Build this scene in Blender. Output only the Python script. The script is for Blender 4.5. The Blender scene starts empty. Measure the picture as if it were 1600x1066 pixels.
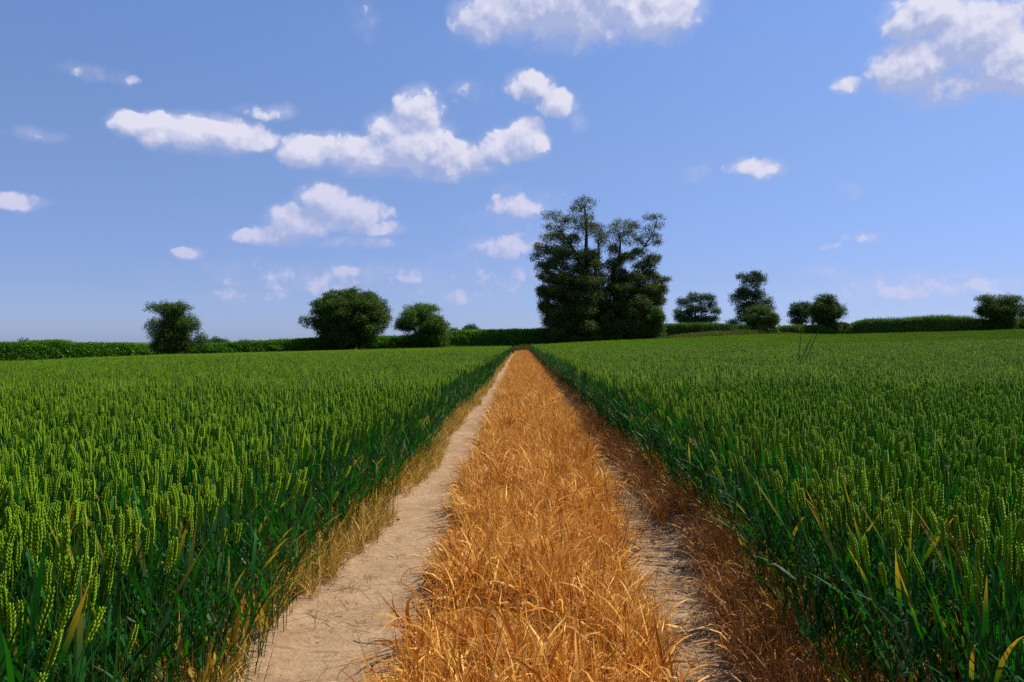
import bpy, math, random
import numpy as np
from mathutils import Vector
R = math.radians
rng = np.random.default_rng(11)
random.seed(11)
C = bpy.context.scene.collection
sc = bpy.context.scene

# ------------------------------------------------------------------ camera
EYE, F, CX, HY = 1.4, 1225.0, 800.0, 532.0       # eye height, focal length in photo pixels, horizon row
cam = bpy.data.cameras.new('camera'); camo = bpy.data.objects.new('camera', cam); C.objects.link(camo)
cam.sensor_width = 36.0; cam.lens = F / 1600 * 36.0
camo.location = (0, 0, EYE); camo.rotation_euler = (R(90.0), 0, 0)
cam.clip_start = 0.05; cam.clip_end = 20000
sc.camera = camo

# ------------------------------------------------------------------ light
SUN_EL, SUN_AZ = R(57), R(62)                    # azimuth to the right of the view direction
sunv = Vector((math.sin(SUN_AZ) * math.cos(SUN_EL), math.cos(SUN_AZ) * math.cos(SUN_EL), math.sin(SUN_EL)))
sl = bpy.data.lights.new('sun', 'SUN'); sl.energy = 5.0; sl.angle = R(0.5); sl.color = (1.0, 0.93, 0.82)
so = bpy.data.objects.new('sun', sl); C.objects.link(so)
so.rotation_euler = sunv.to_track_quat('Z', 'Y').to_euler(); so.location = (30, 20, 60)
SKY_STRENGTH = 0.085

sc.view_settings.view_transform = 'Standard'; sc.view_settings.look = 'None'
sc.view_settings.gamma = 1; sc.view_settings.exposure = 0.38; sc.view_settings.use_curve_mapping = False
sc.cycles.max_bounces = 6; sc.cycles.diffuse_bounces = 3; sc.cycles.glossy_bounces = 2
sc.cycles.transmission_bounces = 4; sc.cycles.transparent_max_bounces = 4
sc.cycles.sample_clamp_indirect = 4.0
sc.cycles.use_denoising = False

# ------------------------------------------------------------------ node helper
class NT:
    def __init__(s, nt): s.nt = nt; s.n = nt.nodes; s.l = nt.links
    def new(s, t, **kw):
        n = s.n.new(t)
        for k, v in kw.items(): setattr(n, k, v)
        return n
    def put(s, sock, v):
        if isinstance(v, bpy.types.NodeSocket): s.l.new(v, sock)
        elif v is not None: sock.default_value = v
    def m(s, op, a, b=None, c=None, clamp=False):
        n = s.new('ShaderNodeMath', operation=op, use_clamp=clamp)
        s.put(n.inputs[0], a); s.put(n.inputs[1], b)
        if c is not None: s.put(n.inputs[2], c)
        return n.outputs[0]
    def v(s, op, a, b=None, c=None):
        n = s.new('ShaderNodeVectorMath', operation=op)
        s.put(n.inputs[0], a); s.put(n.inputs[1], b)
        if c is not None: s.put(n.inputs[2], c)
        return n.outputs['Value'] if op in ('LENGTH', 'DOT_PRODUCT') else n.outputs[0]
    def mix(s, f, a, b, bt='MIX'):
        n = s.new('ShaderNodeMix', data_type='RGBA', blend_type=bt)
        s.put(n.inputs[0], f); s.put(n.inputs[6], a); s.put(n.inputs[7], b)
        return n.outputs[2]
    def rng(s, x, a, b, c=0.0, d=1.0, smooth=False):
        n = s.new('ShaderNodeMapRange', interpolation_type='SMOOTHSTEP' if smooth else 'LINEAR')
        s.put(n.inputs[0], x); s.put(n.inputs[1], a); s.put(n.inputs[2], b); s.put(n.inputs[3], c); s.put(n.inputs[4], d)
        return n.outputs[0]
    def noise(s, vec, scale, detail=4, rough=0.55, col=False, dist=0.0):
        n = s.new('ShaderNodeTexNoise')
        s.put(n.inputs['Vector'], vec); n.inputs['Scale'].default_value = scale
        n.inputs['Detail'].default_value = detail; n.inputs['Roughness'].default_value = rough
        n.inputs['Distortion'].default_value = dist
        return n.outputs['Color' if col else 'Fac']

# ------------------------------------------------------------------ sky with its clouds (world)
world = bpy.data.worlds.new('World'); sc.world = world; world.use_nodes = True
w = NT(world.node_tree); w.n.clear()
def build_world():
    out = w.new('ShaderNodeOutputWorld'); bg = w.new('ShaderNodeBackground')
    w.l.new(bg.outputs[0], out.inputs[0]); bg.inputs[1].default_value = SKY_STRENGTH
    sky = w.new('ShaderNodeTexSky', sky_type='NISHITA', sun_disc=False)
    sky.sun_elevation = SUN_EL; sky.sun_rotation = SUN_AZ
    sky.altitude = 0; sky.air_density = 1.0; sky.dust_density = 0.3; sky.ozone_density = 2.2
    tc = w.new('ShaderNodeTexCoord'); sep = w.new('ShaderNodeSeparateXYZ'); w.l.new(tc.outputs['Generated'], sep.inputs[0])
    x, y, z = sep.outputs
    # a colour tint by elevation evens the brightness and shifts the low sky to lavender
    el0 = w.m('MAXIMUM', z, 0.0)
    rp = w.new('ShaderNodeValToRGB'); w.l.new(w.m('MULTIPLY', el0, 2.0, clamp=True), rp.inputs[0])
    while len(rp.color_ramp.elements) < len(SKY_TINT): rp.color_ramp.elements.new(0.5)
    for k, (p_, c_) in enumerate(SKY_TINT): rp.color_ramp.elements[k].position = p_ * 2.0; rp.color_ramp.elements[k].color = (*c_, 1)
    tint = rp.outputs[0]
    skyc = w.mix(1.0, sky.outputs[0], tint, 'MULTIPLY')
    az = w.m('MULTIPLY', w.m('ARCTAN2', x, y), 10.0)
    el = w.m('MULTIPLY', w.m('ARCSINE', z), 10.0)
    comb = w.new('ShaderNodeCombineXYZ'); w.l.new(az, comb.inputs[0]); w.l.new(el, comb.inputs[1])
    P = comb.outputs[0]
    def ang(px, py):
        a = (px - CX) / F; b = (HY - py) / F
        return 10 * math.atan(a), 10 * math.asin(b / math.sqrt(1 + a * a + b * b))
    wn = w.noise(P, 1.3, 3, 0.6, col=True)
    wv = w.v('MULTIPLY', w.v('SUBTRACT', wn, (0.5, 0.5, 0.5)), (0.26, 0.20, 0.0))
    PW = w.v('ADD', P, wv)
    def field(lst, PW=PW):
        cur = None
        for (px, py, rx, ry, k) in lst:
            c = ang(px, py); e = ang(px + rx, py + ry); hx = e[0] - c[0]; hy = c[1] - e[1]
            hx *= 1.15; hy *= 1.20
            q = w.v('MULTIPLY_ADD', PW, (1 / hx, 1 / hy, 0), (-c[0] / hx, -c[1] / hy, 0))
            d = w.v('DOT_PRODUCT', q, q)
            e_ = w.m('MULTIPLY_ADD', d, -k, k)
            cur = e_ if cur is None else w.m('MAXIMUM', cur, e_)
        return cur
    E = field(CLOUDS)
    E2 = field([c for c in CLOUDS if c[2] * c[3] > 550 and c[4] > .5], w.v('ADD', PW, (0.10, 0.20, 0.0)))
    slope = w.m('SUBTRACT', w.m('MAXIMUM', E, 0.0), w.m('MAXIMUM', E2, 0.0))
    S = w.m('MAXIMUM', field(UNDER), 0.0)
    def puff(v):
        big = w.noise(v, 1.5, 2, 0.5); fine = w.noise(v, 3.6, 9, 0.60)
        vo = w.new('ShaderNodeTexVoronoi', feature='F1'); w.put(vo.inputs['Vector'], w.v('ADD', v, w.v('MULTIPLY', w.noise(v, 5.0, 3, 0.6, col=True), (0.22, 0.22, 0))))
        vo.inputs['Scale'].default_value = 3.2; vo.inputs['Detail'].default_value = 2.0; vo.inputs['Roughness'].default_value = 0.6
        b = w.m('MULTIPLY_ADD', big, 0.5, w.m('MULTIPLY_ADD', fine, 0.9, -0.70))
        return w.m('MULTIPLY_ADD', vo.outputs['Distance'], -0.42, w.m('ADD', b, 0.17))
    n1 = puff(P); n2 = puff(w.v('ADD', P, (0.05, 0.11, 0.0)))
    # cloud body: blob field pushed in and out by billows, never far from a blob
    dens = w.m('ADD', w.m('MULTIPLY', E, 1.5), w.m('MULTIPLY', n1, 1.35))
    dens = w.m('MINIMUM', dens, w.m('MULTIPLY', w.m('ADD', E, 0.35), 2.2))
    soft = w.m('MULTIPLY_ADD', S, 0.9, 0.50)
    al = w.rng(dens, -0.02, soft, 0.0, 0.95, True)
    veil = w.rng(w.m('MULTIPLY_ADD', w.noise(P, 2.4, 6, 0.62), 1.5, w.m('ADD', E, -0.78)), -0.15, 0.9, 0.0, 0.5, True)
    al = w.m('MAXIMUM', al, w.m('MULTIPLY', veil, w.rng(E, -0.9, 0.1, 0.0, 1.0)))
    relief = w.m('MULTIPLY', w.m('SUBTRACT', n1, n2), 1.5)
    lit = w.m('ADD', w.m('SUBTRACT', w.m('MULTIPLY_ADD', slope, 1.15, 0.27), w.m('MULTIPLY', S, 0.5)), relief, clamp=True)  # sunlit sides and shaded undersides are painted into the cloud colour
    low = w.rng(el, 0.0, 2.6)
    bright = w.mix(low, CLOUD_LOW, CLOUD_HIGH)
    cc = w.mix(lit, CLOUD_SHADE, bright)
    # far low cloud fades into the air
    al = w.m('MULTIPLY', al, w.rng(el, 0.1, 2.2, 0.40, 1.0))
    fin = w.mix(al, skyc, cc)
    w.l.new(fin, bg.inputs[0])
SKY_TINT = [(0.0, (.50, .66, 1.34)), (.07, (.57, .64, 1.06)), (.22, (.82, .85, 1.10)), (.366, (.93, 1.01, 1.28))]
CLOUD_HIGH = (7.1, 7.0, 8.2, 1); CLOUD_LOW = (6.2, 5.7, 7.6, 1); CLOUD_SHADE = (3.6, 4.2, 6.5, 1)
CLOUDS = [  # px, py, rx, ry, weight
 (780,30,80,45,1),(900,5,160,62,1),(1020,22,85,42,1),
 (1450,22,80,32,.9),(1525,55,95,50,1),(1430,105,85,38,1),(1570,95,85,45,1),(1480,140,75,24,.8),(1322,137,28,12,.6),
 (205,192,42,28,.9),(245,200,50,36,1),(300,205,70,38,1),(360,208,70,36,1),(405,218,40,22,.8),(420,173,35,14,.5),
 (480,237,52,30,1),(570,240,90,36,1),(640,220,75,50,1),(655,165,42,36,.85),(705,248,60,36,.9),(680,266,70,20,.7),(757,262,26,11,.6),
 (785,228,45,28,.9),(825,215,34,34,.95),(830,135,44,26,.8),(868,160,38,26,.8),(905,188,14,12,.5),(730,142,26,15,.42),
 (510,312,48,34,1),(550,335,62,36,1),(470,345,60,32,1),(440,366,52,20,.9),(410,372,56,16,.8),(592,356,42,16,.8),(560,380,70,13,.6),
 (22,315,48,20,.9),(290,393,30,13,.8),(810,325,56,24,.6),(782,386,56,26,.7),(840,372,34,20,.5),(735,462,50,11,.5),
 (1182,261,50,15,.7),(1090,273,22,9,.35),(1300,384,24,6,.5),(1345,371,26,7,.5),(1293,421,32,7,.5),(1335,290,22,10,.32),
 (125,110,30,15,.42),(197,122,22,11,.38),(58,210,42,14,.48),(568,25,20,22,.34),
 (1405,457,80,15,.6),(1490,446,66,15,.6),(1585,438,50,14,.5),(560,428,120,17,.55),(640,436,30,9,.6),(390,462,60,12,.5),(800,446,70,12,.45),(520,434,160,26,.50),(770,425,90,36,.46),(1450,450,160,22,.52),(820,350,60,44,.46)]
CLOUDS = [(a, b, c * (1.35 if k < .6 else 1), d * (1.3 if k < .6 else 1), k * (.78 if k < .6 else 1)) for a, b, c, d, k in CLOUDS]
UNDER = [(880,55,220,32,.55),(1480,125,150,30,.35),(310,236,130,22,.6),(600,268,150,26,.55),(800,252,60,14,.35),(510,378,130,16,.45),(790,410,70,14,.4)]  # ellipses that paint the shade under the clouds
build_world()
try: world.cycles.sampling_method = 'NONE'
except Exception: pass

# ------------------------------------------------------------------ mesh builder
class MB:
    def __init__(s): s.v = []; s.f = []; s.mi = []; s.a = []; s.b = []; s.n = 0
    def add(s, V, Fc, mat=0, tint=0.5, dry=0.0):
        V = np.asarray(V, float).reshape(-1, 3); k = len(V)
        s.v.append(V)
        for f in Fc: s.f.append(tuple(int(i) + s.n for i in f))
        s.mi += [mat] * len(Fc)
        s.a.append(np.broadcast_to(np.asarray(tint, float), (k,))); s.b.append(np.broadcast_to(np.asarray(dry, float), (k,)))
        s.n += k
    def merge(s, o, T=None):
        V = np.concatenate(o.v)
        if T is not None: V = T(V)
        s.v.append(V); s.f += [tuple(i + s.n for i in f) for f in o.f]; s.mi += o.mi; s.a += o.a; s.b += o.b; s.n += o.n
    def mesh(s, name, mats, smooth=True):
        me = bpy.data.meshes.new(name)
        V = np.concatenate(s.v)
        me.from_pydata(V.tolist(), [], s.f)
        for m in mats: me.materials.append(m)
        me.polygons.foreach_set('material_index', np.array(s.mi, dtype=np.int32))
        me.polygons.foreach_set('use_smooth', np.full(len(s.f), smooth))
        t = me.attributes.new('tint', 'FLOAT', 'POINT'); t.data.foreach_set('value', np.concatenate(s.a).astype(np.float32))
        t = me.attributes.new('dry', 'FLOAT', 'POINT'); t.data.foreach_set('value', np.concatenate(s.b).astype(np.float32))
        me.update()
        return me
def quads_mesh(name, V, mats, tint=None, dry=None, mi=None):
    """V: (n,4,3) separate quads, built fast"""
    n = len(V); me = bpy.data.meshes.new(name)
    me.vertices.add(n * 4); me.vertices.foreach_set('co', V.reshape(-1).astype(np.float32))
    me.loops.add(n * 4); me.loops.foreach_set('vertex_index', np.arange(n * 4, dtype=np.int32))
    me.polygons.add(n); me.polygons.foreach_set('loop_start', np.arange(0, n * 4, 4, dtype=np.int32))
    me.polygons.foreach_set('loop_total', np.full(n, 4, dtype=np.int32))
    for m in mats: me.materials.append(m)
    if mi is not None: me.polygons.foreach_set('material_index', mi.astype(np.int32))
    me.update(calc_edges=True)
    for nm, arr in (('tint', tint), ('dry', dry)):
        a = me.attributes.new(nm, 'FLOAT', 'POINT')
        a.data.foreach_set('value', (np.zeros(n * 4) if arr is None else np.repeat(arr, 4)).astype(np.float32))
    return me
def link(name, me, parent=None, **props):
    o = bpy.data.objects.new(name, me); C.objects.link(o)
    if parent is not None: o.parent = parent
    for k, v in props.items(): o[k] = v
    return o
def thing(name, label, cat, loc, group=None):
    o = bpy.data.objects.new(name, None); C.objects.link(o); o.location = loc
    o['label'] = label; o['category'] = cat
    if group: o['group'] = group
    return o

# ------------------------------------------------------------------ materials
def mat(name):
    m = bpy.data.materials.new(name); m.use_nodes = True; t = NT(m.node_tree); t.n.clear()
    return m, t
def leafy(name, c1, c2, dryc=(0.45, 0.27, 0.07), rough=0.45, trans=0.3, spec=0.4, transcol=None, rand=0.0, world_noise=None):
    m, t = mat(name)
    out = t.new('ShaderNodeOutputMaterial')
    a = t.new('ShaderNodeAttribute', attribute_name='tint'); d = t.new('ShaderNodeAttribute', attribute_name='dry')
    oi = t.new('ShaderNodeObjectInfo')
    f = a.outputs['Fac']
    if rand: f = t.m('MULTIPLY_ADD', t.m('SUBTRACT', oi.outputs['Random'], 0.5), rand, f, clamp=True)
    if world_noise:
        geo = t.new('ShaderNodeNewGeometry')
        nz = t.noise(geo.outputs['Position'], world_noise[0], 3)
        f = t.m('MULTIPLY_ADD', t.m('SUBTRACT', nz, 0.5), world_noise[1], f, clamp=True)
    col = t.mix(f, (*c1, 1), (*c2, 1))
    dcol = t.mix(f, (dryc[0] * .6, dryc[1] * .5, dryc[2] * .4, 1), (dryc[0] * 1.25, dryc[1] * 1.35, dryc[2] * 1.7, 1))
    col = t.mix(d.outputs['Fac'], col, dcol)
    p = t.new('ShaderNodeBsdfPrincipled'); t.put(p.inputs['Base Color'], col)
    p.inputs['Roughness'].default_value = rough; p.inputs['Specular IOR Level'].default_value = spec
    tr = t.new('ShaderNodeBsdfTranslucent')
    if transcol: t.put(tr.inputs[0], t.mix(d.outputs['Fac'], t.mix(1.0, col, (*transcol, 1), 'MULTIPLY'), dcol))
    else: t.put(tr.inputs[0], col)
    mx = t.new('ShaderNodeMixShader'); mx.inputs[0].default_value = trans
    t.l.new(p.outputs[0], mx.inputs[1]); t.l.new(tr.outputs[0], mx.inputs[2]); t.l.new(mx.outputs[0], out.inputs[0])
    return m
M_EAR = leafy('wheat_ear', (0.022, 0.095, 0.001), (0.235, 0.395, 0.006), rough=0.55, trans=0.12, rand=0.4, spec=0.15)
M_LEAF = leafy('wheat_leaf', (0.003, 0.034, 0.005), (0.011, 0.115, 0.006), dryc=(0.50, 0.30, 0.025), rough=0.55, trans=0.3, transcol=(1.8, 1.9, 0.6), rand=0.3, spec=0.2)
M_STEM = leafy('wheat_stem', (0.012, 0.06, 0.008), (0.04, 0.13, 0.015), dryc=(0.42, 0.27, 0.06), rough=0.5, trans=0.1, rand=0.3)
M_DEAD = leafy('dead_grass', (0.46, 0.155, 0.004), (1.0, 0.62, 0.15), dryc=(0.34, 0.085, 0.004), rough=0.45, trans=0.25, rand=0.5, spec=0.20, world_noise=(2.2, .5))
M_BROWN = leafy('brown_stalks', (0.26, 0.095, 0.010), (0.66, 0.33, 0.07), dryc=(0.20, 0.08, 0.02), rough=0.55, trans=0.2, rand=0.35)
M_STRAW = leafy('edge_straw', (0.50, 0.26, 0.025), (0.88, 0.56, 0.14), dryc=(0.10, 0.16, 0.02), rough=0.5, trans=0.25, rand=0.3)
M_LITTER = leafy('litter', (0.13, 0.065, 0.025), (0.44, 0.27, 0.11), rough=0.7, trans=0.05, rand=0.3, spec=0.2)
def foliage(name, c1, c2, **k): return leafy(name, c1, c2, rough=0.5, trans=0.22, transcol=(1.5, 1.6, 0.6), spec=0.1, **k)
M_TREE = foliage('foliage_dark', (0.018, 0.044, 0.006), (0.085, 0.150, 0.014), world_noise=(0.5, 0.9), dryc=(0.42, 0.46, 0.28))
M_BIG = foliage('foliage_alder', (0.022, 0.044, 0.008), (0.110, 0.145, 0.024), world_noise=(0.4, 0.9))
M_OAK = foliage('foliage_oak', (0.012, 0.042, 0.014), (0.050, 0.115, 0.030), world_noise=(0.4, 0.8))
M_LIGHT = foliage('foliage_bright', (0.022, 0.060, 0.005), (0.100, 0.190, 0.014), world_noise=(0.6, 0.9), dryc=(0.5, 0.55, 0.35))
M_HEDGE = foliage('foliage_hedge', (0.024, 0.090, 0.006), (0.120, 0.290, 0.014), world_noise=(0.5, 0.9))
M_HEDGE2 = foliage('foliage_hedge_pale', (0.030, 0.080, 0.012), (0.130, 0.230, 0.030), world_noise=(0.4, 0.9))
M_VERGE = leafy('verge_grass', (0.07, 0.12, 0.012), (0.25, 0.25, 0.05), rough=0.6, trans=0.25, world_noise=(0.35, 1.0))
M_FIELD = leafy('canopy_far', (0.07, 0.14, 0.010), (0.20, 0.28, 0.030), rough=0.5, trans=0.1)
def bark(name, c):
    m, t = mat(name); out = t.new('ShaderNodeOutputMaterial'); p = t.new('ShaderNodeBsdfPrincipled')
    tc = t.new('ShaderNodeTexCoord'); mp = t.new('ShaderNodeMapping'); mp.inputs['Scale'].default_value = (6, 6, 1.2)
    t.l.new(tc.outputs['Object'], mp.inputs[0])
    n = t.noise(mp.outputs[0], 2.0, 5)
    t.put(p.inputs['Base Color'], t.mix(n, (c[0] * .5, c[1] * .5, c[2] * .5, 1), (c[0] * 1.5, c[1] * 1.5, c[2] * 1.5, 1)))
    p.inputs['Roughness'].default_value = 0.9
    b = t.new('ShaderNodeBump'); b.inputs['Strength'].default_value = 0.6; b.inputs['Distance'].default_value = 0.05
    t.l.new(n, b.inputs['Height']); t.l.new(b.outputs[0], p.inputs['Normal'])
    t.l.new(p.outputs[0], out.inputs[0]); return m
M_BARK = bark('bark', (0.05, 0.04, 0.03)); M_RAIL = bark('weathered_wood', (0.22, 0.17, 0.12))
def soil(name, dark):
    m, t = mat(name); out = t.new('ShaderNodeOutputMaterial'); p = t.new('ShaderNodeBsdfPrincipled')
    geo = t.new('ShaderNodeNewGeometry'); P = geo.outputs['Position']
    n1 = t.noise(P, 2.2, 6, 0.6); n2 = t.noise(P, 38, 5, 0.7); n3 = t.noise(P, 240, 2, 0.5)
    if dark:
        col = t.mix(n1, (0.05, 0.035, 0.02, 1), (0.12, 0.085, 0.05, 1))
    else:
        col = t.mix(t.rng(n1, 0.3, 0.7), (0.310, 0.195, 0.100, 1), (0.440, 0.305, 0.180, 1))
        col = t.mix(t.rng(n2, 0.36, 0.60), t.mix(0.45, col, (0.22, 0.13, 0.08, 1)), col)
        col = t.mix(t.rng(n3, 0.66, 0.74), col, (0.62, 0.50, 0.40, 1))
        # cross-wise compaction ridges and scuffs left by tyres
        mp = t.new('ShaderNodeMapping'); mp.inputs['Scale'].default_value = (1.2, 6.5, 1.0); t.l.new(P, mp.inputs[0])
        n4 = t.noise(mp.outputs[0], 1.9, 7, 0.66, dist=1.4)
        col = t.mix(t.rng(n4, 0.54, 0.68, 0.0, 0.6), col, (0.15, 0.092, 0.052, 1))
        # hair cracks
        vo = t.new('ShaderNodeTexVoronoi', feature='DISTANCE_TO_EDGE'); vo.inputs['Scale'].default_value = 9.0
        t.put(vo.inputs['Vector'], t.v('ADD', P, t.v('MULTIPLY', t.noise(P, 7, 4, 0.6, col=True), (0.12, 0.12, 0))))
        crack = t.rng(vo.outputs['Distance'], 0.0, 0.025, 1.0, 0.0)
        crack = t.m('MULTIPLY', crack, t.rng(n1, 0.40, 0.58, 0.0, 0.8))
        col = t.mix(crack, col, (0.13, 0.08, 0.05, 1))
    t.put(p.inputs['Base Color'], col); p.inputs['Roughness'].default_value = 0.95; p.inputs['Specular IOR Level'].default_value = 0.15
    b = t.new('ShaderNodeBump'); b.inputs['Strength'].default_value = 0.8; b.inputs['Distance'].default_value = 0.02
    h = t.m('ADD', n2, t.m('MULTIPLY', n3, 0.25))
    t.put(b.inputs['Height'], h); t.l.new(b.outputs[0], p.inputs['Normal'])
    t.l.new(p.outputs[0], out.inputs[0]); return m
M_SOIL = soil('dry_soil', False); M_GROUND = soil('dark_soil', True)  # the second soil is a darker brown, for the field ground

# ------------------------------------------------------------------ terrain
_bx = np.array([-3.0, (0 - CX) / F, (230 - CX) / F, (480 - CX) / F, (620 - CX) / F, (790 - CX) / F, (860 - CX) / F, (1000 - CX) / F,
                (1170 - CX) / F, (1330 - CX) / F, (1600 - CX) / F, 3.0])
_bD = np.array([40, 60, 70, 80, 86, 90, 92, 93, 90, 88, 85, 60.0])
_bG = np.array([-1.6, -1.2, -0.82, -0.56, -0.36, -0.11, 0.25, 0.70, 1.36, 1.28, 1.85, 1.9])
_tt = np.linspace(-3, 3, 1201)
def _sm(v):
    k = np.exp(-np.linspace(-2, 2, 25) ** 2); k /= k.sum()
    return np.convolve(np.pad(v, 12, mode='edge'), k, 'valid')
_D = _sm(np.interp(_tt, _bx, _bD)); _G = _sm(np.interp(_tt, _bx, _bG))
def hedge_depth(t): return np.interp(t, _tt, _D)
def ground_z(x, y):
    x = np.asarray(x, float); y = np.asarray(y, float)
    yy = np.maximum(y, 0.5); t = np.clip(x / yy, -3, 3)
    D = np.interp(t, _tt, _D); G = np.interp(t, _tt, _G)
    s = np.clip(yy / D, 0, 1.25) ** 1.6
    z = G * s
    far = np.clip((np.hypot(x, y) - 130) / 600, 0, 1)
    return z * (1 - far) - 9.0 * far ** 1.2
def axis(lo, hi, fine_lo, fine_hi, step, grow):
    a = list(np.arange(fine_lo, fine_hi, step)); s = step; v = a[-1]
    while v < hi: s *= grow; v += s; a.append(min(v, hi))
    s = step; v = a[0]; b = []
    while v > lo: s *= grow; v -= s; b.append(max(v, lo))
    return np.array(b[::-1] + a)
def grid_mesh(name, xs, ys, zf, mats):
    X, Y = np.meshgrid(xs, ys); Z = zf(X, Y); nx, ny = len(xs), len(ys)
    V = np.stack([X, Y, Z], -1).reshape(-1, 3)
    i = np.arange(nx - 1)[None, :] + np.arange(ny - 1)[:, None] * nx
    Q = np.stack([i, i + 1, i + nx + 1, i + nx], -1).reshape(-1, 4)
    me = bpy.data.meshes.new(name); me.from_pydata(V.tolist(), [], Q.tolist())
    for m in mats: me.materials.append(m)
    me.polygons.foreach_set('use_smooth', np.ones(len(Q), bool)); me.update()
    return me
LX0, LX1, RX0, RX1 = -1.08, -0.53, 0.90, 1.22      # left track, dead strip between, right track
gxs = axis(-4000, 4000, -60, 70, 1.6, 1.25); gys = axis(-300, 6000, -6, 120, 1.6, 1.22)
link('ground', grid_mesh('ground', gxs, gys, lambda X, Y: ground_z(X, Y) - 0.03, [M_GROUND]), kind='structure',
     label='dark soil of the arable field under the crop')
def vnoise(x, y, s, seed=0):
    """value noise on arrays"""
    r = np.random.default_rng(seed); T = r.random((256, 256))
    u = x * s; v = y * s; i = np.floor(u).astype(int); j = np.floor(v).astype(int); fu = u - i; fv = v - j
    fu = fu * fu * (3 - 2 * fu); fv = fv * fv * (3 - 2 * fv)
    g = lambda a, b: T[a % 256, b % 256]
    return (g(i, j) * (1 - fu) + g(i + 1, j) * fu) * (1 - fv) + (g(i, j + 1) * (1 - fu) + g(i + 1, j + 1) * fu) * fv
def off(y): return 0.0105 * np.clip(np.asarray(y, float) - 1.0, 0, 200)      # the tramline bears slightly right
def path_z(X, Y):
    return _path_z(X, Y)
def _path_z(X, Y):
    G0 = ground_z(X, Y); X = X - off(Y)
    z = G0 + 0.012
    rut = lambda c, wd: np.exp(-((X - c) / wd) ** 2)
    z = z - 0.030 * rut(-0.86, 0.30) - 0.030 * rut(1.06, 0.22) + 0.025 * rut(0.2, 0.5)
    z += 0.018 * (vnoise(X + 9, Y, 2.3, 1) - .5) + 0.012 * (vnoise(X + 9, Y * 1.6, 7, 2) - .5) + 0.006 * (vnoise(X + 9, Y, 26, 3) - .5)
    # clods left by tyre lugs across the track
    z += 0.014 * np.clip(vnoise(X * .6 + 5, Y * 2.6, 3.2, 4) - .62, 0, 1) * rut(-0.86, .5)
    return z
pys = axis(-2, 93, 0, 9, 0.022, 1.012)
_pm = grid_mesh('path', np.arange(-1.22, 1.50, 0.024), pys, lambda X, Y: path_z(X + off(Y), Y), [M_SOIL])
_co = np.zeros(len(_pm.vertices) * 3); _pm.vertices.foreach_get('co', _co); _co = _co.reshape(-1, 3); _co[:, 0] += off(_co[:, 1])
_pm.vertices.foreach_set('co', _co.reshape(-1)); _pm.update()
link('path', _pm, kind='structure',
     label='pale dry bare soil of the tramline through the wheat')

# ------------------------------------------------------------------ wheat plants
def frame_from(d):
    d = d / np.linalg.norm(d); a = np.array([0, 0, 1.0]) if abs(d[2]) < 0.9 else np.array([1.0, 0, 0])
    u = np.cross(a, d); u /= np.linalg.norm(u); v = np.cross(d, u); return u, v, d
def blade(mb, p0, az, rise, length, width, bend, segs, m=0, tint=0.5, dry=(0, 0), twist=0.0, fold=0.0):
    """a grass leaf: leaves p0 in direction az, angle rise from vertical, bending over"""
    pts = []; ang = rise; p = np.array(p0, float); st = length / segs; V = []; D = []
    for i in range(segs + 1):
        t = i / segs
        h = np.array([math.cos(az), math.sin(az), 0]); d = h * math.sin(ang) + np.array([0, 0, 1]) * math.cos(ang)
        side = np.array([-math.sin(az), math.cos(az), 0.0]); nrm = np.cross(d, side)
        tw = twist * t; s2 = side * math.cos(tw) + nrm * math.sin(tw)
        wd = width * (0.55 + 1.5 * t * (1 - t) * 1.2) * (1 - t ** 3.0) if i < segs else width * 0.04
        V += [p - s2 * wd / 2, p + s2 * wd / 2]; dv = dry[0] + (dry[1] - dry[0]) * max(0.0, (t - .25) / .75) ** 1.0
        dv = max(0.0, dv); D += [dv, dv]
        p = p + d * st; ang += bend / segs * (0.4 + 1.2 * t)
    Fc = [(2 * i, 2 * i + 1, 2 * i + 3, 2 * i + 2) for i in range(segs)]
    mb.add(V, Fc, m, tint, D)
def tube(mb, pts, rad, sides, m=0, tint=0.5, dry=0.0):
    pts = [np.array(p, float) for p in pts]; V = []; n = len(pts)
    for i, p in enumerate(pts):
        d = pts[min(i + 1, n - 1)] - pts[max(i - 1, 0)]; u, v, _ = frame_from(d); r = rad[i] if hasattr(rad, '__len__') else rad
        for k in range(sides):
            a = 2 * math.pi * k / sides; V.append(p + (u * math.cos(a) + v * math.sin(a)) * r)
    Fc = [(i * sides + k, i * sides + (k + 1) % sides, (i + 1) * sides + (k + 1) % sides, (i + 1) * sides + k) for i in range(n - 1) for k in range(sides)]
    mb.add(V, Fc, m, tint, dry)
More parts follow.
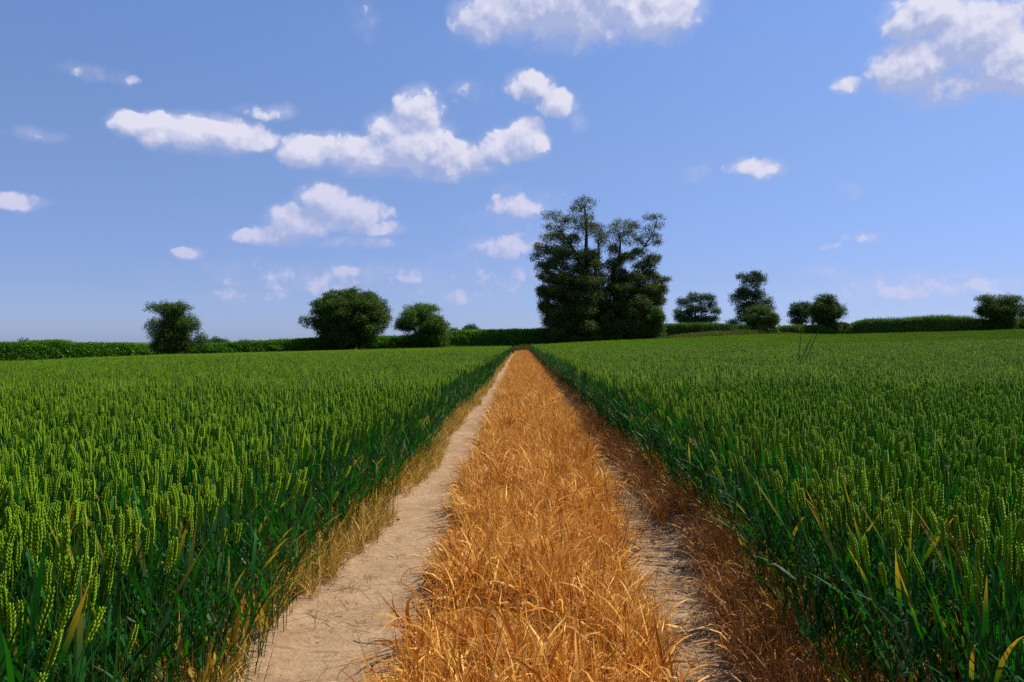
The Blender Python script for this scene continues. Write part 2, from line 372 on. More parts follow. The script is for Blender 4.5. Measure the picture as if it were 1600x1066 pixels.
def ear(mb, base, d, length, lod, tint, r):
    """two rows of overlapping spikelets along the rachis"""
    u, v, d = frame_from(np.array(d, float)); a = r.uniform(0, math.pi); u, v = u * math.cos(a) + v * math.sin(a), -u * math.sin(a) + v * math.cos(a)
    bendv = u * r.uniform(-.06, .06) + v * r.uniform(-.1, .1)
    at = lambda t: np.array(base) + d * length * t + bendv * length * t * t
    if lod == 0:
        n = 18
        for i in range(n):
            t = i / n; s = 1 if i % 2 else -1; big = 0.75 + 0.5 * math.sin(math.pi * min(1, t * .9 + .12))
            c = at(t); ax = d * 0.95 + u * s * 0.28 + v * r.uniform(-.12, .12); ax /= np.linalg.norm(ax)
            L = 0.0150 * big; w_ = 0.0025 * big; c = c + u * s * 0.0022
            for q in (-1, 1):      # two florets side by side per spikelet
                cc = c + v * q * 0.0017; axx = ax + v * q * 0.18; axx /= np.linalg.norm(axx)
                uu, vv, _ = frame_from(axx); V = [cc]
                for ring, (tt_, rr) in enumerate(((0.30, 1.0), (0.66, 0.85))):
                    for k in range(5):
                        an = 2 * math.pi * k / 5
                        V.append(cc + axx * L * tt_ + (uu * math.cos(an) + vv * math.sin(an)) * w_ * rr)
                V.append(cc + axx * L * 1.08)
                Fc = [(0, 1 + (k + 1) % 5, 1 + k) for k in range(5)] + [(1 + k, 1 + (k + 1) % 5, 6 + (k + 1) % 5, 6 + k) for k in range(5)] + [(6 + k, 6 + (k + 1) % 5, 11) for k in range(5)]
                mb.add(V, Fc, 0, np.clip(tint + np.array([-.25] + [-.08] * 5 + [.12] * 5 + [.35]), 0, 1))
    elif lod == 1:
        n = 12
        for i in range(n):
            t = i / n; s = 1 if i % 2 else -1; big = 0.8 + 0.45 * math.sin(math.pi * min(1, t * .9 + .12))
            c = at(t) + u * s * 0.002; ax = d * 0.93 + u * s * 0.34; L = 0.016 * big; w_ = 0.0046 * big
            V = [c] + [c + ax * L * .45 + (v * math.cos(k * 2.09) + np.cross(ax, v) * math.sin(k * 2.09)) * w_ for k in range(3)] + [c + ax * L]
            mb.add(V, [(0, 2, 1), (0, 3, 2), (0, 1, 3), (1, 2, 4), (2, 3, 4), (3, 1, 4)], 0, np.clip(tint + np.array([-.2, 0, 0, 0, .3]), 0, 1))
    else:
        pts = [at(0), at(.15), at(.4), at(.6), at(.8), at(1.0)]; rad = [.002, .0075, .0060, .0078, .0055, .001]
        tube(mb, pts, rad, 4, 0, tint)
def plant(mb_stem, mb_ear, mb_leafs, r, lod, H=None, dry=0.0, flag=None, edge=0.0, origin=(0, 0, 0), lean=0.07):
    """one tiller: stem, ear, leaves.  mb_leafs(i) gives the builder for leaf i"""
    H = H or r.normal(0.785, 0.052); az = r.uniform(0, 2 * math.pi); ln = abs(r.normal(0, lean * (3.2 if r.random() < .10 else 1))); o = np.array(origin, float)
    top = np.array([math.cos(az) * ln * H, math.sin(az) * ln * H, H])
    mid = top * 0.5 + np.array([-math.cos(az), -math.sin(az), 0]) * ln * .12
    tint = float(np.clip(r.normal(.5 if lod < 2 else .84, .18), 0, 1))  # far ears start brighter: sunlight on the distant canopy put into their tint
    elen = r.uniform(.070, .100)
    d = top - mid; d = d / np.linalg.norm(d)
    if mb_stem is not None:
        tube(mb_stem, [o, o + mid * .6, o + mid, o + top], [.0022, .002, .0017, .0013], 4 if lod == 0 else 3, 2, tint, dry)
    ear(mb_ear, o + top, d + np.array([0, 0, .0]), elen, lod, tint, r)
    n = (5, 4, 1)[lod]; segs = (6, 4, 3)[lod]
    for i in range(n):
        hh = (0.80, 0.60, 0.44, .30, .16)[i] if lod < 2 else (0.78, 0.5)[i]
        p = o + (mid + (top - mid) * max(0, (hh - .5) * 2) if hh > .5 else mid * hh * 2)
        L = r.uniform(.17, .28); wd = r.uniform(.010, .0165); a2 = r.uniform(0, 6.283)
        dd = (0, 0)
        if dry > 0 or r.random() < .09: dd = (dry * r.uniform(.3, 1), max(dry, r.uniform(.5, 1)))
        if i == 4: dd = (.7, 1.0)
        rise = r.uniform(.10, .55) if i == 0 else r.uniform(.25, .8)
        if i == 0 and flag: L, wd, dd, rise, a2 = flag
        blade(mb_leafs(i), p, a2, rise, L, wd, r.uniform(.1, 1.1) if i else r.uniform(-.05, .7), segs, 1,
              float(np.clip(r.normal(.5, .25), 0, 1)), dd, r.uniform(-1.2, 1.2))
WM = [M_EAR, M_LEAF, M_STEM]
def single(me_name, r, lod, **k):
    mb = MB(); plant(mb, mb, lambda i: mb, r, lod, **k); return mb.mesh(me_name, WM)
r0 = np.random.default_rng(5)
lib = bpy.data.collections.new('wheat_sources')
def lib_obj(coll, name, me):
    o = bpy.data.objects.new(name, me); coll.objects.link(o); return o
for i in range(14): lib_obj(lib, f'a{i:02d}', single('wheat_near', r0, 0))
def patch(name, n, size, lod, r, lean=0.07):
    mb = MB()
    for k in range(n):
        plant(mb if lod < 2 else None, mb, lambda i: mb, r, lod, origin=(r.uniform(-size / 2, size / 2), r.uniform(-size / 2, size / 2), 0), lean=lean)
    return mb.mesh(name, WM)
libm = bpy.data.collections.new('wheat_patches_mid'); libf = bpy.data.collections.new('wheat_patches_far')
for i in range(5): lib_obj(libm, f'm{i}', patch('wheat_mid', 80, 0.5, 1, r0))
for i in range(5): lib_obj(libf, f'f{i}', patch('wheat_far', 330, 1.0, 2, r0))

def scatter(name, coll, P, rotz, scale, idx, tilt=None, **props):
    """a geometry-nodes object that instances the meshes of coll on its points"""
    n = len(P); me = bpy.data.meshes.new(name); me.vertices.add(n); me.vertices.foreach_set('co', np.asarray(P, np.float32).reshape(-1))
    rot = np.zeros((n, 3), np.float32); rot[:, 2] = rotz
    if tilt is not None: rot[:, :2] = tilt
    a = me.attributes.new('rot', 'FLOAT_VECTOR', 'POINT'); a.data.foreach_set('vector', rot.reshape(-1))
    a = me.attributes.new('scl', 'FLOAT', 'POINT'); a.data.foreach_set('value', np.asarray(scale, np.float32))
    a = me.attributes.new('idx', 'INT', 'POINT'); a.data.foreach_set('value', np.asarray(idx, np.int32))
    o = link(name, me, **props)
    g = bpy.data.node_groups.new(name, 'GeometryNodeTree'); t = NT(g)
    g.interface.new_socket('Geometry', in_out='INPUT', socket_type='NodeSocketGeometry'); g.interface.new_socket('Geometry', in_out='OUTPUT', socket_type='NodeSocketGeometry')
    gi = t.new('NodeGroupInput'); go = t.new('NodeGroupOutput'); ip = t.new('GeometryNodeInstanceOnPoints')
    ci = t.new('GeometryNodeCollectionInfo'); ci.inputs['Collection'].default_value = coll; ci.inputs['Separate Children'].default_value = True; ci.inputs['Reset Children'].default_value = True
    def na(nm, ty):
        x = t.new('GeometryNodeInputNamedAttribute', data_type=ty); x.inputs['Name'].default_value = nm; return x.outputs['Attribute']
    t.l.new(gi.outputs[0], ip.inputs['Points']); t.l.new(ci.outputs[0], ip.inputs['Instance'])
    ip.inputs['Pick Instance'].default_value = True
    t.l.new(na('idx', 'INT'), ip.inputs['Instance Index'])
    e = t.new('FunctionNodeEulerToRotation'); t.l.new(na('rot', 'FLOAT_VECTOR'), e.inputs[0]); t.l.new(e.outputs[0], ip.inputs['Rotation'])
    t.l.new(na('scl', 'FLOAT'), ip.inputs['Scale']); t.l.new(ip.outputs[0], go.inputs[0])
    md = o.modifiers.new('scatter', 'NODES'); md.node_group = g
    return o
def surf(x, y): return np.where((x - off(y) > -1.2) & (x - off(y) < 1.47), path_z(x, y), ground_z(x, y) - .03)

NEAR = 9.0
LE, RE = -1.13, 1.38                          # where the crop begins on either side
def edge_l(y): return off(y) + LE + .10 * (1 - np.exp(-np.clip(y - 5, 0, 99) / 5)) + .16 * (vnoise(y * 0 + 4, y, .42, 88) - .5) + 0.07 * (vnoise(y * 0 + 3, y, 1.6, 8) - .5) * 2
def edge_r(y): return off(y) + RE - .10 * (1 - np.exp(-np.clip(y - 5, 0, 99) / 5)) + .20 * (vnoise(y * 0 + 6, y, .40, 89) - .5) - .16 * np.exp(-np.clip(y - 3, -1, 99) / 5) + 0.09 * (vnoise(y * 0 + 7, y, 1.5, 9) - .5) * 2
dens = 350
def near_points():
    X = rng.uniform(-9, 9, int(18 * (NEAR + .4) * dens)); Y = rng.uniform(-.4, NEAR, len(X))
    k = ((X < edge_l(Y)) | (X > edge_r(Y))) & (np.abs(X) < 0.70 * np.maximum(Y, 0) + 2.2)
    # drill rows: slight thinning between rows run along the tramline
    row = np.cos(X * 2 * math.pi / 0.125); k &= rng.random(len(X)) < 0.80 + 0.2 * row
    return X[k], Y[k]
NX, NY = near_points(); NZ = surf(NX, NY)
# the plants that show largest, each an object of its own
px_ = CX + F * NX / np.maximum(NY, .01); py_ = HY - F * (NZ + .83 - EYE) / np.maximum(NY, .01)
inview = (NY > .9) & (px_ > 8) & (px_ < 1592) & (py_ < 1035)
order = np.argsort(np.where(inview, np.hypot(NX, NY), 1e9))
hero = order[:300]; hm = np.zeros(len(NX), bool); hm[hero] = True
rest = ~hm
n_ = rest.sum(); dl = np.where(NX[rest] < 0, edge_l(NY[rest]) - NX[rest], NX[rest] - edge_r(NY[rest]))
out_lean = np.exp(-np.clip(dl, 0, 9) / .12) * rng.uniform(0, .20, n_)
tl = rng.normal(0, .05, (n_, 2)); tl[:, 1] += np.where(NX[rest] < 0, 1, -1) * out_lean
sc_ = rng.normal(1, .035, n_) * (1 - 0.07 * np.exp(-np.clip(dl, 0, 9) / .10) * rng.random(n_))
def rot_tilt(n, tilt_y, jit):
    """random spin keeping the lean towards +-x: lean axis must be expressed after spin, so spin is small at edges"""
    return
spin = rng.uniform(0, 6.283, n_)
# XYZ euler: Z spin is applied last in world, so turn the wanted world lean back through the spin
lx, ly = tl[:, 1], tl[:, 0]                       # world lean vector (towards x, towards y)
bx = lx * np.cos(-spin) - ly * np.sin(-spin); by = lx * np.sin(-spin) + ly * np.cos(-spin)
tilt = np.stack([-by, bx], 1)
def split_sides(mask_fn, name, coll, P, spin, scl, idx, tilt, labels):
    for side, lab in ((-1, labels[0]), (1, labels[1])):
        k = mask_fn(P, side)
        scatter(name, coll, P[k], spin[k], scl[k], idx[k], None if tilt is None else tilt[k], kind='stuff', label=lab)
Pn = np.stack([NX[rest], NY[rest], NZ[rest]], 1)
split_sides(lambda P, s: P[:, 0] * s > 0, 'wheat_crop', lib, Pn, spin, sc_, rng.integers(0, 14, n_), tilt,
            ('near green wheat crop left of the bare soil track', 'near green wheat crop right of the dead grass strip'))
# hero plants
hero_src = []
rh = np.random.default_rng(21)
for i in range(10):
    st, er = MB(), MB(); lf = {}
    def gl(i, lf=lf): return lf.setdefault(i, MB())
    fl = None
    if i == 8: fl = (.22, .014, (-.9, 1.0), .12, 1.3)
    if i == 9: fl = (.25, .015, (-.5, 1.0), .22, 2.4)
    plant(st, er, gl, rh, 0, flag=fl, dry=0.0)
    hero_src.append((st.mesh('stem', WM), er.mesh('ear', WM), [lf[q].mesh('leaf', WM) for q in sorted(lf)]))
HL = {(-1, 0): 'green wheat plant with upright plump ear at the front left of the crop', (1, 0): 'dark green wheat plant with upright ear at the front right of the crop',
      (-1, 1): 'wheat plant with a yellow-tipped top leaf at the front left', (1, 1): 'wheat plant with a yellow-tipped top leaf at the front right'}
for j, q in enumerate(hero):
    side = -1 if NX[q] < 0 else 1
    v = int(rh.integers(0, 8)); odd = rh.random() < (.03 if side < 0 else .06)
    if odd: v = int(rh.integers(8, 10))
    e = thing('wheat_plant', HL[(side, 1 if odd else 0)], 'wheat plant', (NX[q], NY[q], NZ[q]),
              'wheat plants standing at the front left of the crop' if side < 0 else 'wheat plants standing at the front right of the crop')
    d_ = (edge_l(NY[q]) - NX[q]) if side < 0 else (NX[q] - edge_r(NY[q]))
    ol = math.exp(-max(0, float(d_)) / .12) * rh.uniform(0, .2); sp = rh.uniform(0, 6.283); lx_ = -side * ol + rh.normal(0, .05); ly_ = rh.normal(0, .05)
    e.rotation_euler = (-(lx_ * math.sin(-sp) + ly_ * math.cos(-sp)), lx_ * math.cos(-sp) - ly_ * math.sin(-sp), sp)
    s_ = rh.normal(1, .03); e.scale = (s_, s_, s_)
    st, er, ls = hero_src[v]
    link('stem', st, e); link('ear', er, e)
    for l in ls: link('leaf', l, e)
# mid and far patches
def patches(y0, y1, size, coll, nvar, name, labels, x_from=0.0, x_to=1e9):
    P = []
    for side in (-1, 1):
        e0 = LE if side < 0 else RE
        y = y0 + size / 2
        while y < y1 + size:
            nx = int((0.70 * y + 4) / size) + 1
            xs = e0 + side * (size / 2 + np.arange(nx) * size)
            ok = y < hedge_depth(xs / y) - 1.5
            ok &= (np.abs(xs - e0) > x_from) & (np.abs(xs - e0) < x_to)
            for x in xs[ok]: P.append((x, y))
            y += size
    P = np.array(P); z = ground_z(P[:, 0], P[:, 1]) - .01
    n = len(P)
    P3 = np.stack([P[:, 0], P[:, 1], z], 1)
    P3[:, :2] += rng.normal(0, size * .03, (n, 2))
    P3[:, 0] += np.where(P3[:, 0] < 0, edge_l(P3[:, 1]) - LE, edge_r(P3[:, 1]) - RE) 
    tall = 1 + 0.10 * (vnoise(P[:, 0] + 200, P[:, 1], .35, 12) - .5) + 0.05 * (vnoise(P[:, 0] + 200, P[:, 1], 1.1, 13) - .5)
    split_sides(lambda P, s: P[:, 0] * s > 0, name, coll, P3, rng.integers(0, 4, n) * math.pi / 2, tall, rng.integers(0, nvar, n), None, labels)
patches(NEAR, 42, 0.5, libm, 5, 'wheat_crop', ('middle distance green wheat left of the track', 'middle distance green wheat right of the dead strip'))
patches(42, 95, 0.5, libm, 5, 'wheat_crop', ('dark green wheat wall lining the far left of the track', 'dark green wheat wall lining the far right of the dead strip'), x_to=1.0)
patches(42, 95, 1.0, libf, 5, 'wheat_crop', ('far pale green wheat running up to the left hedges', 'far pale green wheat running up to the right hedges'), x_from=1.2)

# ------------------------------------------------------------------ dead grass strip, edges and litter
def tuft(r, n, hmin, hmax, wmin, wmax, spread, mats, curl=1.0, segs=6, stiff=.5, dryp=.15, lay=0.0):
    mb = MB()
    for k in range(n):
        a = r.uniform(0, 6.283); rr = spread * math.sqrt(r.random()); p = (rr * math.cos(a), rr * math.sin(a), 0)
        L = r.uniform(hmin, hmax); wd = r.uniform(wmin, wmax)
        mode = r.random()
        if mode < stiff: rise, bend, wd = r.uniform(0, .35), r.uniform(0, .5) * curl, wd * .45      # straight stalk
        elif mode < stiff + (1 - stiff) * .6: rise, bend = r.uniform(.05, .6), r.uniform(.8, 2.4) * curl
        else: rise, bend = r.uniform(.2, .8), r.uniform(2.2, 4.2) * curl
        rise += lay * r.uniform(.5, 1)
        blade(mb, p, r.uniform(0, 6.283), rise, L, wd, bend, segs, 0, float(np.clip(r.normal(.45, .28), 0, 1)),
              (1, 1) if r.random() < dryp else (0, 0), r.uniform(-1.6, 1.6))
    return mb.mesh('tuft', mats)
rt = np.random.default_rng(77)
libd = bpy.data.collections.new('dead_tufts')
for i in range(9): lib_obj(libd, f'd{i}', tuft(rt, 32, .12, .33, .004, .015, .075, [M_DEAD], stiff=.40, curl=1.1))
libb = bpy.data.collections.new('brown_tufts')
for i in range(6): lib_obj(libb, f'b{i}', tuft(rt, 22, .12, .42, .003, .009, .06, [M_BROWN], curl=.8, stiff=.62))
libs = bpy.data.collections.new('straw_tufts')
for i in range(6): lib_obj(libs, f's{i}', tuft(rt, 16, .15, .50, .003, .010, .05, [M_STRAW], curl=.7, stiff=.6, dryp=.38))
libl = bpy.data.collections.new('litter')
for i in range(6):
    mb = MB()
    for k in range(16):
        p = (rt.uniform(-.09, .09), rt.uniform(-.05, .05), rt.uniform(.003, .012))
        blade(mb, p, rt.uniform(0, 6.283), 1.45, rt.uniform(.03, .15), rt.uniform(.0014, .0042), rt.uniform(0, .22), 4, 0, float(rt.random()), (0, 0), rt.uniform(-.5, .5))
    lib_obj(libl, f'l{i}', mb.mesh('litter', [M_LITTER]))
def strip(name, coll, nv, xfun, y0, y1, n, scale, lean=None, smin=.75, smax=1.25, hfun=None, clump=None, **props):
    u = rng.random(n); y = y0 + (y1 - y0) * rng.random(n); x0, x1 = xfun(y); x = x0 + (x1 - x0) * u
    if clump is not None:
        kk = vnoise(x * 0 + 11, y, clump, 91) + .5 * vnoise(x + 11, y, clump * 3, 92) + rng.uniform(-.25, .25, n) > .68
        x, y, u = x[kk], y[kk], u[kk]; n = len(x)
    z = surf(x, y); s = rng.uniform(smin, smax, n) * scale
    if hfun is not None: s = s * hfun(x, y)
    t = rng.normal(0, .24, (n, 2)) if lean is None else rng.normal(0, .1, (n, 2))
    sp = rng.uniform(0, 6.283, n)
    if lean is not None:
        L = rng.uniform(0, 1, n) * lean; bx_ = L * np.cos(-sp); by_ = L * np.sin(-sp); t[:, 0] -= by_; t[:, 1] += bx_
    return scatter(name, coll, np.stack([x, y, z - .005], 1), sp, s, rng.integers(0, nv, n), t, kind='stuff', **props)
def dl_(y): return off(y) + LX1 + .10 * (vnoise(y * 0 + 2, y, 1.7, 31) - .5) * 2 + .07 + .06 * np.exp(-np.clip(y - 3, -1, 99) / 4)
def dr_(y): return off(y) + .90 - .37 * np.exp(-np.clip(y - 3, -1, 99) / 5.5) + .08 * (vnoise(y * 0 + 5, y, 1.9, 32) - .5) * 2
hd = lambda x, y: 0.55 + (0.65 * vnoise(x + 40, y, 1.8, 33) + .45 * vnoise(x + 40, y, 5.5, 34)) * np.clip(1.25 - ((x - off(y) - .15) / .80) ** 4, .45, 1)
strip('dead_grass', libd, 9, lambda y: (dl_(y), dr_(y)), 1.0, 12, 2600, .95, hfun=hd, label='golden orange dead grass strip between the two wheel tracks, near part')
strip('dead_grass', libd, 9, lambda y: (dl_(y), dr_(y)), 12, 40, 4200, .98, hfun=hd, label='orange dead grass strip between the wheel tracks, middle stretch')
strip('dead_grass', libd, 9, lambda y: (dl_(y), dr_(y)), 40, 91, 5200, 1.02, hfun=hd, label='orange dead grass strip narrowing toward the far hedge')
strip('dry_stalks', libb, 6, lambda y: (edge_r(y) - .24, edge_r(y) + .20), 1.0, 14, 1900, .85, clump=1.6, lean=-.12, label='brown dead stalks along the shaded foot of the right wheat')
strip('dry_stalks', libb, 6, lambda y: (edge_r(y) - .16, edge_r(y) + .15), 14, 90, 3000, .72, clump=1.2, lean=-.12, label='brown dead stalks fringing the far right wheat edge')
strip('straw_fringe', libs, 6, lambda y: (edge_l(y) - .10, edge_l(y) + .10), 1.2, 14, 1150, .66, clump=1.9, lean=.15, label='yellow straw fringe at the foot of the left wheat')
strip('straw_fringe', libs, 6, lambda y: (edge_l(y) - .10, edge_l(y) + .10), 14, 90, 2600, .66, clump=1.0, lean=.15, label='yellow straw fringe along the far left wheat edge')
strip('straw_litter', libl, 6, lambda y: (off(y) + LX0 - .05, off(y) + LX1 + .1), 1.5, 30, 620, 1.0, smin=.5, smax=1.4, clump=1.2, label='scattered broken straw lying on the left bare track')
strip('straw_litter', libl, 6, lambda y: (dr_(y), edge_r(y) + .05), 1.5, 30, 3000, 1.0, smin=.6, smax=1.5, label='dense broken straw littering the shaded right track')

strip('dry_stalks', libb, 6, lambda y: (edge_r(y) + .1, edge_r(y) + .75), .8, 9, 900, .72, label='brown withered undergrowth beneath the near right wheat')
strip('straw_fringe', libs, 6, lambda y: (edge_l(y) - .65, edge_l(y) - .05), .8, 9, 650, .62, label='withered straw undergrowth beneath the near left wheat')
libr = bpy.data.collections.new('red_stalks')
for i in range(4): lib_obj(libr, f'r{i}', tuft(rt, 14, .30, .52, .003, .006, .05, [M_DEAD], curl=.5, stiff=.9, dryp=.75))
strip('dry_stalks', libr, 4, lambda y: (y * 0 + .40, y * 0 + .92), 5.0, 9.5, 60, 1.0, label='taller reddish stalks on the right side of the dead strip')
import bmesh
libc = bpy.data.collections.new('crumbs')
for i in range(4):
    bm = bmesh.new(); bmesh.ops.create_icosphere(bm, subdivisions=1, radius=.005)
    for v in bm.verts: v.co = Vector((v.co.x * rt.uniform(.6, 1.3), v.co.y * rt.uniform(.6, 1.3), v.co.z * rt.uniform(.4, .9)))
    me = bpy.data.meshes.new('crumb'); bm.to_mesh(me); bm.free(); me.materials.append(M_SOIL if i else M_GROUND); lib_obj(libc, f'c{i}', me)
strip('soil_crumbs', libc, 4, lambda y: (off(y) + LX0 - .1, off(y) + LX1 + .1), 1.5, 22, 5200, 1.0, smin=.3, smax=1.9, clump=1.5, label='small crumbs of dry soil strewn over the left track')
strip('soil_crumbs', libc, 4, lambda y: (dr_(y), edge_r(y)), 1.5, 22, 2600, 1.0, smin=.3, smax=1.9, label='small crumbs of dry soil in the right track')
# ------------------------------------------------------------------ trees
def W(px, py, D): return np.array([(px - CX) / F * D, D, EYE + (HY - py) / F * D])
def leaf_quads(cent, nrm_bias, size, r):
    n = len(cent)
    d1 = r.normal(size=(n, 3)); d1 /= np.linalg.norm(d1, axis=1)[:, None]
    nn = r.normal(size=(n, 3)) * .8 + nrm_bias; nn /= np.linalg.norm(nn, axis=1)[:, None]
    d1 = np.cross(nn, d1); d1 /= np.linalg.norm(d1, axis=1)[:, None] + 1e-9; d2 = np.cross(nn, d1)
    s = size * .78 * r.uniform(.6, 1.35, (n, 1))
    a = d1 * s; b = d2 * s * .55
    return np.stack([cent - a, cent - b, cent + a, cent + b], 1)
def pad_leaves(pads, dens_, size, r, fade=.3):
    """pads: centre, radii.  leaves gather near each pad's outside, thicker on top; small clusters give uneven edges"""
    out, nb, ti = [], [], []; zs = [c[2] for c, _ in pads]; z0, z1 = min(zs), max(zs)
    for (c, rad) in pads:
        area = (rad[0] * rad[1] + rad[0] * rad[2] + rad[1] * rad[2]) * 4.2
        nc = max(5, int(area * dens_ * (4.6 - fade * (c[2] - z0) / (z1 - z0 + .01)) / 9))
        d = r.normal(size=(nc, 3)); d /= np.linalg.norm(d, axis=1)[:, None]; d[:, 2] = np.where((d[:, 2] < -.2) & (r.random(nc) < .5), -d[:, 2], d[:, 2])
        rr = r.uniform(.5, 1.18, (nc, 1)) ** .8 * (1 + .22 * np.sin(d[:, :1] * 5 + c[0] * 3) * np.sin(d[:, 2:] * 4 + c[2] * 2))
        cc = c + d * rr * rad; tn = np.clip(r.normal(.5, .2, nc), 0, 1)
        k = 9; cl = np.repeat(cc, k, 0) + r.normal(size=(nc * k, 3)) * size * 1.7
        out.append(cl); nb.append(np.repeat(d * .7 + [0, 0, .5], k, 0)); ti.append(np.clip(np.repeat(tn, k) + r.normal(0, .12, nc * k), 0, 1))
    P = np.concatenate(out)
    return leaf_quads(P, np.concatenate(nb), size, r), np.concatenate(ti)
def limb(mb, a, b, r0_, r1_, r, sag=.12, n=6):
    a = np.array(a, float); b = np.array(b, float); L = np.linalg.norm(b - a); k = r.normal(size=3) * L * sag * .5; pts = []
    for i in range(n + 1):
        t = i / n; pts.append(a + (b - a) * t + k * math.sin(math.pi * t) + np.array([0, 0, 1]) * L * sag * .6 * math.sin(math.pi * t) + r.normal(size=3) * L * .012)
    tube(mb, pts, [r0_ + (r1_ - r0_) * i / n for i in range(n + 1)], 6)
    return pts
def make_tree(name, label, cat, base, trunks, pads, mat_, dens_, size, r, extra=None, group=None, blossom=None, twig_r=.03, fade=.3):
    """trunks: polylines of world points with radii (start, end); pads joined to nearest lower point of a trunk"""
    e = thing(name, label, cat, tuple(base), group)
    mb = MB(); nodes = []
    for pl, ra, rb in trunks:
        n = len(pl); tube(mb, pl, [ra + (rb - ra) * i / (n - 1) for i in range(n)], 8)
        for i in range(n - 1):
            for t in np.linspace(0, 1, 5): nodes.append((pl[i] + (np.array(pl[i + 1]) - pl[i]) * t, ra + (rb - ra) * (i + t) / (n - 1)))
    NP = np.array([q[0] for q in nodes]); NR = np.array([q[1] for q in nodes])
    for (c, rad) in pads:
        low = NP[:, 2] < c[2] - .12 * np.linalg.norm(NP[:, :2] - c[:2], axis=1)
        d = np.linalg.norm(NP - c, axis=1) + np.where(low, 0, 50); k = int(np.argmin(d))
        end = c + np.array([0, 0, -.3 * rad[2]]); rr = min(NR[k] * .6, .04 + .022 * d[k])
        pts = limb(mb, NP[k], end, max(rr, twig_r), twig_r * .8, r)
        for q in range(3):
            dd = r.normal(size=3); dd /= np.linalg.norm(dd); limb(mb, pts[-2 - q % 2], c + dd * rad * .85, twig_r * .8, twig_r * .3, r, n=3)
    if name != 'shrub' or True:
        V = [v - np.array(base) for v in mb.v]; mb.v = V
        link('trunk', mb.mesh('trunk', [M_BARK]), e)
    Q, ti = pad_leaves(pads, dens_, size, r, fade)
    dry = np.zeros(len(Q))
    if blossom is not None:
        bc, br = blossom; cq = Q.mean(1); dd = np.linalg.norm((cq - bc) / br, axis=1); dry = np.where((dd < 1) & (r.random(len(Q)) < .55), 1.0, 0.0)
    me = quads_mesh('crown', Q - np.array(base), [mat_], ti, dry); link('crown', me, e)
    return e
rt = np.random.default_rng(404)
def yoff(rad): return rt.uniform(-1, 1) * rad
# --- the tall pair of trees right of the path, traced limb by limb
DB = 96.0
def zp(zx, zy, D, yo=0.0): p = W(820 + zx / 4.1, 296 + zy / 4.1, D); p[1] += yo; return p
def traced(lst, D, depth, r, fill):
    s = D / F / 4.1; out = []
    zs = [q[1] for q in lst]; zmin, zmax = min(zs), max(zs)
    for (zx, zy, rx, ry) in lst:
        k = (zy - zmin) / (zmax - zmin); dep = depth * (0.35 + .65 * k)
        c = zp(zx, zy, D, r.uniform(-.5, .5) * dep); out.append((c, np.array([rx * s * 1.0, rx * s * .95, ry * s * 1.18])))
        if k > .25:
            for q in range(2):   # rounder tufts that bridge the tiers
                c = zp(zx + r.uniform(-.8, .8) * rx, zy + r.uniform(-1.2, 1.2) * ry, D, r.uniform(-1, 1) * dep); f = r.uniform(.3, .5)
                out.append((c, np.array([rx * s * f, rx * s * f, rx * s * f * .85])))
        m = fill + 2 if k > .55 else fill if k > .5 else 1 if k > .2 else 0
        for q in range(m):     # the same tier carried round to the front and the back of the tree
            f = r.uniform(.55, .8); sx = zx + (400 - zx) * 0 + r.uniform(-.25, .25) * rx
            c = zp(sx, zy + r.uniform(-.3, .3) * ry, D, (1 if q % 2 else -1) * r.uniform(.5, 1.1) * dep)
            out.append((c, np.array([rx * s * f, rx * s * f, ry * s * f])))
    return out
LT = [(385,85,75,30),(345,130,72,28),(400,185,48,28),(175,165,62,26),(240,205,48,32),(160,240,42,18),(320,220,95,40),(430,260,85,42),(490,330,42,55),
 (190,310,78,34),(290,335,75,45),(100,390,48,36),(195,400,85,36),(62,432,28,18),(310,430,80,45),(420,440,75,55),(110,500,50,28),(200,485,85,42),(330,520,95,45),
 (440,500,60,48),(140,560,58,34),(240,580,95,42),(370,600,105,50),(470,580,60,55),(112,650,38,34),(200,670,105,48),(320,700,105,55),(440,700,95,58),(130,755,50,42),
 (230,790,115,58),(360,800,105,58),(165,845,55,42),(260,880,105,55),(380,890,105,65),(205,930,55,38),(300,955,115,38),(420,955,90,38)]
RT = [(825,178,70,22),(862,228,36,22),(785,255,38,22),(815,300,62,28),(852,340,32,18),(620,230,85,30),(700,245,55,32),(570,290,55,42),(650,315,75,45),(735,335,30,28),
 (560,390,45,36),(640,445,70,34),(725,410,55,30),(812,455,52,34),(760,505,75,45),(555,480,55,38),(580,540,75,42),(680,575,95,42),(800,565,55,38),(888,578,38,16),
 (760,640,105,48),(858,650,45,45),(600,650,105,58),(700,720,105,55),(820,725,70,48),(580,760,95,58),(680,800,105,58),(790,810,75,55),(560,880,95,58),(680,890,105,58),
 (790,890,80,55),(540,955,85,28),(500,820,60,60),(500,900,60,50),(480,740,50,50),(660,955,95,28),(770,945,60,28)]
base = zp(390, 985, DB); base[2] = float(ground_z(base[0], base[1])) - .1
tl_ = [([base, zp(388, 800, DB, .3), zp(400, 600, DB, .2), zp(392, 400, DB), zp(396, 260, DB), zp(385, 110, DB)], .48, .08),
       ([base + [.5, 1, 0], zp(370, 700, DB, 1.2), zp(365, 540, DB, .9), zp(340, 410, DB, .8), zp(280, 320, DB, .9), zp(200, 210, DB, .6)], .30, .05),
       ([base + [-.3, -1, 0], zp(410, 760, DB, -1.4), zp(440, 560, DB, -1), zp(470, 430, DB, -.8), zp(468, 330, DB, -.6), zp(492, 215, DB, -.5)], .26, .03),
       ([zp(388, 800, DB), zp(300, 640, DB, -.8), zp(220, 520, DB, -.6), zp(120, 420, DB, -.4)], .2, .04)]
make_tree('tall_tree', 'tallest dark tree with layered crown right of the path end', 'tree', base, tl_, traced(LT, DB, 4.2, rt, 2), M_BIG, 46, .092, rt, fade=3.0, group='pair of tall trees')
